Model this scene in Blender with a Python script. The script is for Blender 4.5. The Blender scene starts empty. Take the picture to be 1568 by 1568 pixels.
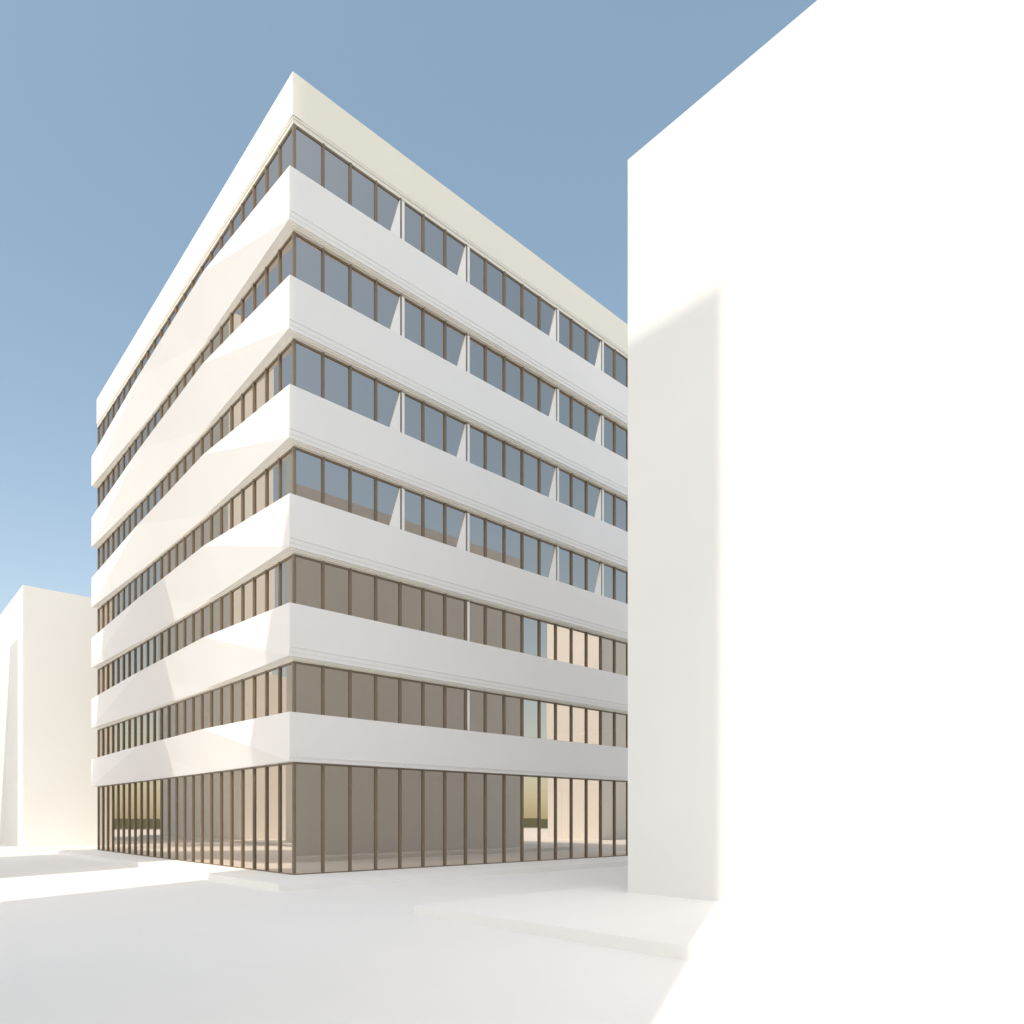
import bpy, bmesh, math, random
from mathutils import Vector
random.seed(3)
scene = bpy.context.scene
D = bpy.data

# ------------------------------------------------------------ materials
def mat(name, col, rough=0.85, var=0.03, scale=0.6, spec=0.2, bump=0.0):
    m = D.materials.new(name); m.use_nodes = True
    nt = m.node_tree; b = nt.nodes['Principled BSDF']
    b.inputs['Roughness'].default_value = rough
    b.inputs['Specular IOR Level'].default_value = spec
    tc = nt.nodes.new('ShaderNodeTexCoord')
    n = nt.nodes.new('ShaderNodeTexNoise'); n.inputs['Scale'].default_value = scale
    n.inputs['Detail'].default_value = 6
    nt.links.new(tc.outputs['Object'], n.inputs['Vector'])
    r = nt.nodes.new('ShaderNodeValToRGB')
    r.color_ramp.elements[0].position = 0.3; r.color_ramp.elements[1].position = 0.7
    r.color_ramp.elements[0].color = tuple(c*(1-var) for c in col)+(1,)
    r.color_ramp.elements[1].color = tuple(min(c*(1+var),0.95) for c in col)+(1,)
    nt.links.new(n.outputs['Fac'], r.inputs['Fac'])
    nt.links.new(r.outputs['Color'], b.inputs['Base Color'])
    return m

M_white = mat('white_render', (0.86,0.84,0.80), var=0.012, scale=0.3, spec=0.1)
M_wall  = mat('off_white_render', (0.765,0.755,0.73), var=0.015, scale=0.3, spec=0.1)
M_band  = mat('band_cladding', (0.825,0.80,0.775), rough=0.7, var=0.012, scale=0.4, spec=0.1)
M_para_shade  = mat('parapet_shade_tone', (0.85,0.80,0.69), rough=0.7, var=0.01, scale=0.4, spec=0.1)  # cream tone of the shaded street side put into the colour
M_trim  = mat('trim_white', (0.82,0.78,0.70), rough=0.6, var=0.01)
M_mull  = mat('bronze_mullion', (0.20,0.155,0.105), rough=0.4, var=0.05, spec=0.5)
M_int   = mat('interior_plaster', (0.6,0.56,0.5), var=0.02)
M_pave  = mat('pavement_stone', (0.86,0.84,0.81), var=0.012, scale=0.5)

def glass_mat():
    m = D.materials.new('tinted_glass'); m.use_nodes = True
    nt = m.node_tree; nt.nodes.clear()
    o = nt.nodes.new('ShaderNodeOutputMaterial')
    g = nt.nodes.new('ShaderNodeBsdfGlossy'); g.inputs['Roughness'].default_value = 0.0
    g.inputs['Color'].default_value = (0.73,0.64,0.555,1)
    t = nt.nodes.new('ShaderNodeBsdfTransparent'); t.inputs['Color'].default_value = (0.5,0.43,0.35,1)
    mx = nt.nodes.new('ShaderNodeMixShader'); mx.inputs[0].default_value = 0.86
    nt.links.new(t.outputs[0], mx.inputs[1]); nt.links.new(g.outputs[0], mx.inputs[2])
    nt.links.new(mx.outputs[0], o.inputs[0])
    return m
M_glass = glass_mat()

# ------------------------------------------------------------ mesh helpers
def obj_from_bm(bm, name, material, parent=None):
    me = D.meshes.new(name); bm.to_mesh(me); bm.free()
    o = D.objects.new(name, me); scene.collection.objects.link(o)
    me.materials.append(material)
    if parent: o.parent = parent
    return o
def empty(name):
    e = D.objects.new(name, None); scene.collection.objects.link(e); return e
def add_box(bm, x0,x1,y0,y1,z0,z1):
    v = [bm.verts.new(p) for p in ((x0,y0,z0),(x1,y0,z0),(x1,y1,z0),(x0,y1,z0),
                                   (x0,y0,z1),(x1,y0,z1),(x1,y1,z1),(x0,y1,z1))]
    for f in ((3,2,1,0),(4,5,6,7),(0,1,5,4),(1,2,6,5),(2,3,7,6),(3,0,4,7)):
        bm.faces.new([v[i] for i in f])
def add_poly(bm, pts):
    return bm.faces.new([bm.verts.new(p) for p in pts])

# ------------------------------------------------------------ office building
LX, LY = 22.0, 24.0
TOPS  = [5.12+3.4*k for k in range(6)]
HB = 1.65
office = empty('office_building')

def ring(bm, d, z0, z1, din=-0.02):
    o = (-d, LX+d, -d, LY+d); i = (-din, LX+din, -din, LY+din)
    add_box(bm, o[0], o[1], o[2], i[2], z0, z1)
    add_box(bm, o[0], o[1], i[3], o[3], z0, z1)
    add_box(bm, o[0], i[0], i[2], i[3], z0, z1)
    add_box(bm, i[1], o[1], i[2], i[3], z0, z1)

for k, zt in enumerate(TOPS):
    zb = zt-HB
    if k == 0: zb = 3.58
    bm = bmesh.new()
    d = 0.29
    T = [(-d,d),(6.0,0.68),(14.5,0.57),(LY+d,d)]
    B = [(-d,d),(7.5,0.09),(15.5,0.09),(LY+d,d)]
    yr = -0.262           # street-side back layer
    T[0] = (yr,d); B[0] = (yr,d)
    tv = [bm.verts.new((-q,y,zt)) for y,q in T]
    bv = [bm.verts.new((-q,y,zb)) for y,q in B]
    tri = [(tv[0],tv[1],bv[0]),(bv[0],tv[1],bv[1]),(tv[1],tv[2],bv[1]),(bv[1],tv[2],bv[2]),
           (tv[2],bv[3],bv[2]),(tv[2],tv[3],bv[3])]
    for t in tri: bm.faces.new(t)
    c = [(LX+d,yr),(LX+d,LY+d)]
    ct = [bm.verts.new((x,y,zt)) for x,y in c]; cb = [bm.verts.new((x,y,zb)) for x,y in c]
    bm.faces.new((tv[0],bv[0],cb[0],ct[0]))
    bm.faces.new((ct[0],cb[0],cb[1],ct[1]))
    bm.faces.new((ct[1],cb[1],bv[3],tv[3]))
    it = [bm.verts.new(p) for p in ((0.1,0.1,zt),(0.1,LY-0.1,zt),(LX-0.1,LY-0.1,zt),(LX-0.1,0.1,zt))]
    ib = [bm.verts.new(p) for p in ((0.1,0.1,zb),(0.1,LY-0.1,zb),(LX-0.1,LY-0.1,zb),(LX-0.1,0.1,zb))]
    for a,bq,cc in ((tv,ct,it),(bv,cb,ib)):
        bm.faces.new((a[0],a[1],a[2],a[3],cc[1],cc[0]))
        bm.faces.new((a[0],bq[0],cc[3],cc[0])); bm.faces.new((bq[0],bq[1],cc[2],cc[3]))
        bm.faces.new((bq[1],a[3],cc[1],cc[2]))
    bmesh.ops.recalc_face_normals(bm, faces=bm.faces)
    obj_from_bm(bm, 'spandrel_band_%d'%(k+1), M_band, office)
    # layered street-side face: upper panel proud of the two lower strips
    bm = bmesh.new()
    if k > 0:
        add_box(bm, -0.289, LX+0.288, -0.302, yr, zb+0.27, zt-0.001)
        add_box(bm, -0.2885, LX+0.287, -0.283, yr, zb+0.13, zb+0.267)
    else:
        add_box(bm, -0.289, LX+0.288, -0.302, yr, zb+0.14, zt-0.001)
    obj_from_bm(bm, 'band_face_panel_%d'%(k+1), M_band, office)
    if k > 0:
        bm = bmesh.new()
        ring(bm, 0.085, zb-0.05, zb-0.003, 0.0); ring(bm, 0.045, zb-0.10, zb-0.052, -0.03)
        add_box(bm, -0.19, LX, -0.207, -0.087, zb-0.045, zb-0.004)
        add_box(bm, -0.14, LX, -0.15, -0.087, zb-0.085, zb-0.047)
        obj_from_bm(bm, 'head_trim_%d'%(k+1), M_trim, office)
        bm = bmesh.new(); ring(bm, 0.02, zt+0.002, zt+0.05, -0.03)
        obj_from_bm(bm, 'sill_%d'%(k+1), M_mull, office)
bm = bmesh.new()
ring(bm, 0.05, 23.78, 23.86, -0.03); ring(bm, 0.02, 23.862, 23.93, -0.03); ring(bm, 0.065, 23.932, 23.998, -0.03)
obj_from_bm(bm, 'cornice_trim', M_trim, office)
bm = bmesh.new(); add_box(bm, -0.074, LX+0.08, -0.08, 0.25, 24.0, 25.36)
obj_from_bm(bm, 'parapet_street_side', M_para_shade, office)
bm = bmesh.new()
add_box(bm, -0.08, 0.25, -0.079, LY+0.08, 24.0, 25.358)
add_box(bm, 0.252, LX+0.08, LY-0.25, LY+0.08, 24.0, 25.358)
add_box(bm, LX-0.25, LX+0.079, 0.252, LY-0.252, 24.0, 25.358)
obj_from_bm(bm, 'parapet_other_sides', M_white, office)
bm = bmesh.new(); add_box(bm, 0.26, LX-0.26, 0.26, LY-0.26, 23.95, 24.3)
add_box(bm, 9, 16, 9, 17, 24.31, 26.6)
obj_from_bm(bm, 'roof', M_white, office)

rows = [(0.03, 3.58)] + [(TOPS[k]+0.05, 6.77+3.4*k) for k in range(6)]
rows[-1] = (rows[-1][0], 23.78)
bg = bmesh.new(); bmu = bmesh.new(); bfr = bmesh.new()
def pane(bm, p0, p1, z0, z1, n):
    j = [random.uniform(-0.001,0.001) for _ in range(3)]
    a = Vector((p0[0],p0[1],0)); b = Vector((p1[0],p1[1],0)); n = Vector(n)
    add_poly(bm, [a+n*j[0]+Vector((0,0,z0)), b+n*j[1]+Vector((0,0,z0)),
                  b+n*j[2]+Vector((0,0,z1)), a+n*(j[0]+j[2]-j[1])+Vector((0,0,z1))])
for r,(z0,z1) in enumerate(rows):
    for i in range(int(LX)):
        pane(bg, (i,0), (i+1,0), z0, z1, (0,-1,0)); pane(bg, (i+1,LY), (i,LY), z0, z1, (0,1,0))
    for i in range(int(LY)):
        pane(bg, (0,i+1), (0,i), z0, z1, (-1,0,0)); pane(bg, (LX,i), (LX,i+1), z0, z1, (1,0,0))
    w = 0.028
    for i in range(1,int(LX)):
        for y0,y1 in ((-0.075,0.03),(LY-0.03,LY+0.075)):
            add_box(bmu, i-w, i+w, y0, y1, z0, z1-0.003)
    for i in range(1,int(LY)):
        for x0,x1 in ((-0.06,0.03),(LX-0.03,LX+0.06)):
            add_box(bmu, x0, x1, i-w, i+w, z0, z1-0.003)
    for cx in (0,LX):
        for cy in (0,LY):
            add_box(bmu, cx-0.05, cx+0.05, cy-0.05, cy+0.05, z0, z1-0.003)
    ring(bfr, 0.03, z1-0.06, z1-0.004, -0.03)
obj_from_bm(bg, 'window_glass', M_glass, office)
obj_from_bm(bmu, 'mullions', M_mull, office)
obj_from_bm(bfr, 'window_rails', M_mull, office)
bm = bmesh.new(); ring(bm, 0.05, 0.002, 0.03, -0.1)
obj_from_bm(bm, 'plinth', M_mull, office)
bm = bmesh.new()
for r,(z0,z1) in enumerate(rows):
    if r == 0: continue
    for X in ((4,7,12,15,20) if r >= 3 else (7,)):
        add_box(bm, X+0.034, X+0.14, -0.082, 0.028, z0+0.002, z1-0.064)
        if r >= 3:
            va = [bm.verts.new(p) for p in ((X-0.034,-0.07,z1-0.08),(X-0.034,-0.07,z0+0.004),(X-0.48,-0.005,z0+0.004),(X-0.034,-0.003,z0+0.004),(X-0.034,-0.003,z1-0.08))]
            bm.faces.new((va[0],va[2],va[1])); bm.faces.new((va[0],va[4],va[2]))
            bm.faces.new((va[2],va[3],va[1]))
obj_from_bm(bm, 'window_piers', M_white, office)
bm = bmesh.new()
for z in [3.62]+[6.9+3.4*k for k in range(5)]:
    add_box(bm, 0.3, LX-0.3, 0.3, LY-0.3, z, z+0.9)
add_box(bm, 6, LX-6, 7, LY-7, 0.01, 23.9)
for X in (4,8,12,16,20):
    for Y in (2.5, LY-2.5): add_box(bm, X-0.2,X+0.2,Y-0.2,Y+0.2,0.01,23.9)
for Y in (6,10,14,18): add_box(bm, 2.3,2.7,Y-0.2,Y+0.2,0.01,23.9)
obj_from_bm(bm, 'interior_structure', M_int, office)

# ------------------------------------------------------------ plain massing buildings
def block(name, x0,x1,y0,y1,h, m=M_white):
    root = empty(name)
    bm = bmesh.new(); add_box(bm, x0,x1,y0,y1,-0.3,h-0.6)
    obj_from_bm(bm, 'walls', m, root)
    t=0.35
    bm = bmesh.new()
    z0=h-0.6
    for a in ((x0,x1,y0,y0+t),(x0,x1,y1-t,y1),(x0,x0+t,y0+t,y1-t),(x1-t,x1,y0+t,y1-t)):
        add_box(bm, *a, z0, h)
    obj_from_bm(bm, 'parapet', m, root)
    bm = bmesh.new(); add_box(bm, x0+(x1-x0)*.35, x0+(x1-x0)*.6, y0+(y1-y0)*.4, y0+(y1-y0)*.6, z0+0.002, h+0.4)
    obj_from_bm(bm, 'roof_plant', m, root)
    return root
el = math.radians(52)
dz = math.tan(el)/0.8915
block('white_building', 3.44, 20.1, -62, -10.55, 17.71, M_wall)
block('white_building', -2.47, 24, 31.2, 52, 16.1)
block('white_building', -26, -14, -21.91, -9.7, 13.29+17.44*dz)
block('unseen_tower', -24, -14.5, -19.35, -12.3, 26.5+33*dz)  # added out of view to keep the office's street side in shade
block('white_building', -24, -14, 3.9, 14, 12.6+14*dz)
block('white_building', -24, -14, 27.1, 30, 13.17+11.53*dz)
block('white_building', -30, -13.5, 37, 40.9, 14)
block('unseen_tower', -18, -14, 41, 60, 46)
block('white_building', 40, 60, -27.7, -21, 21)

# ------------------------------------------------------------ ground
gm = mat('ground_surface', (0.85,0.828,0.80), var=0.015, scale=0.25, spec=0.1)
nt = gm.node_tree; b = nt.nodes['Principled BSDF']
src = b.inputs['Base Color'].links[0].from_socket
geo = nt.nodes.new('ShaderNodeNewGeometry')
ln = nt.nodes.new('ShaderNodeVectorMath'); ln.operation='LENGTH'
nt.links.new(geo.outputs['Position'], ln.inputs[0])
mr = nt.nodes.new('ShaderNodeMapRange'); mr.inputs[1].default_value=110; mr.inputs[2].default_value=130
nt.links.new(ln.outputs['Value'], mr.inputs[0])
mx = nt.nodes.new('ShaderNodeMixRGB'); mx.inputs[2].default_value=(0.12,0.12,0.06,1)
nt.links.new(mr.outputs[0], mx.inputs[0]); nt.links.new(src, mx.inputs[1])
nt.links.new(mx.outputs[0], b.inputs['Base Color'])
bm = bmesh.new(); S=3000
add_poly(bm, [(-S,-S,-0.2),(S,-S,-0.2),(S,S,-0.2),(-S,S,-0.2)])
obj_from_bm(bm, 'ground', gm)
def pavement(x0,x1,y0,y1):
    bm = bmesh.new(); add_box(bm, x0,x1,y0,y1,-0.25,0.0)
    bmesh.ops.bevel(bm, geom=[e for e in bm.edges], offset=0.015, segments=2, affect='EDGES')
    return obj_from_bm(bm, 'pavement', M_pave)
pavement(-1.75, 25, -2.7, 26.5)
pavement(-1.75, 23, -66, -9.0)
pavement(-5.5, 28, 29.0, 56)
pavement(-30, -12.4, -70, 62)

# ------------------------------------------------------------ light
L = Vector((0.8915*math.cos(el), 0.453*math.cos(el), -math.sin(el)))
sd = D.lights.new('sun','SUN'); sd.energy=2.5; sd.angle=math.radians(0.5); sd.color=(1.0,0.94,0.84)
so = D.objects.new('sun', sd); scene.collection.objects.link(so)
so.rotation_euler = L.to_track_quat('-Z','Y').to_euler()
w = D.worlds.new('World'); scene.world=w; w.use_nodes=True
nt=w.node_tree; bgn=nt.nodes['Background']
sky=nt.nodes.new('ShaderNodeTexSky'); sky.sky_type='NISHITA'; sky.sun_disc=False
sky.sun_elevation=el; sky.sun_rotation=math.atan2(-0.8915,-0.453)
sky.air_density=1.0; sky.dust_density=1.5; sky.ozone_density=1.0
# thin haze over the whole sky, warmer at the horizon
tc=nt.nodes.new('ShaderNodeTexCoord')
def M(op, a, bval):
    n=nt.nodes.new('ShaderNodeMath'); n.operation=op
    nt.links.new(a, n.inputs[0]); n.inputs[1].default_value=bval
    return n.outputs[0]
def scaled(vec, fac):
    n=nt.nodes.new('ShaderNodeVectorMath'); n.operation='SCALE'; n.inputs[0].default_value=vec
    nt.links.new(fac, n.inputs['Scale']); return n.outputs[0]
def vadd(a, bb):
    n=nt.nodes.new('ShaderNodeVectorMath'); n.operation='ADD'
    nt.links.new(a, n.inputs[0])
    if isinstance(bb, tuple): n.inputs[1].default_value=bb
    else: nt.links.new(bb, n.inputs[1])
    return n.outputs[0]
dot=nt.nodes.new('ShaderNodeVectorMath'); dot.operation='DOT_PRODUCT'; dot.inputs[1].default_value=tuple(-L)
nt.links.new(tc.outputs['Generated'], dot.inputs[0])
fill_lobe = scaled((9.6,8.1,6.6), M('POWER', M('MAXIMUM', dot.outputs['Value'], 0), 3.5))  # bright lobe toward the sun, added to fill the shaded walls
sp=nt.nodes.new('ShaderNodeSeparateXYZ'); nt.links.new(tc.outputs['Generated'], sp.inputs[0])
inv=nt.nodes.new('ShaderNodeMath'); inv.operation='SUBTRACT'; inv.use_clamp=True
inv.inputs[0].default_value=1.0; nt.links.new(sp.outputs['Z'], inv.inputs[1])
hor = scaled((2.0,1.3,0.1), M('POWER', inv.outputs[0], 4.0))
col = vadd(vadd(vadd(sky.outputs[0], (0.88,1.25,1.22)), fill_lobe), hor)
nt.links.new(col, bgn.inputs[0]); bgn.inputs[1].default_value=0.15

# ------------------------------------------------------------ camera
cd = D.cameras.new('camera'); cam = D.objects.new('camera', cd); scene.collection.objects.link(cam)
cam.location=(-10.38,-21.29,1.8)
cam.rotation_euler=(math.radians(90),0,-math.radians(42.95))
cd.sensor_width=36; cd.lens=25.13; cd.shift_y=0.299; cd.clip_end=8000; cd.clip_start=0.05
scene.camera=cam
scene.view_settings.view_transform='Standard'; scene.view_settings.look='None'; scene.view_settings.exposure=0
scene.cycles.max_bounces=8; scene.cycles.diffuse_bounces=5
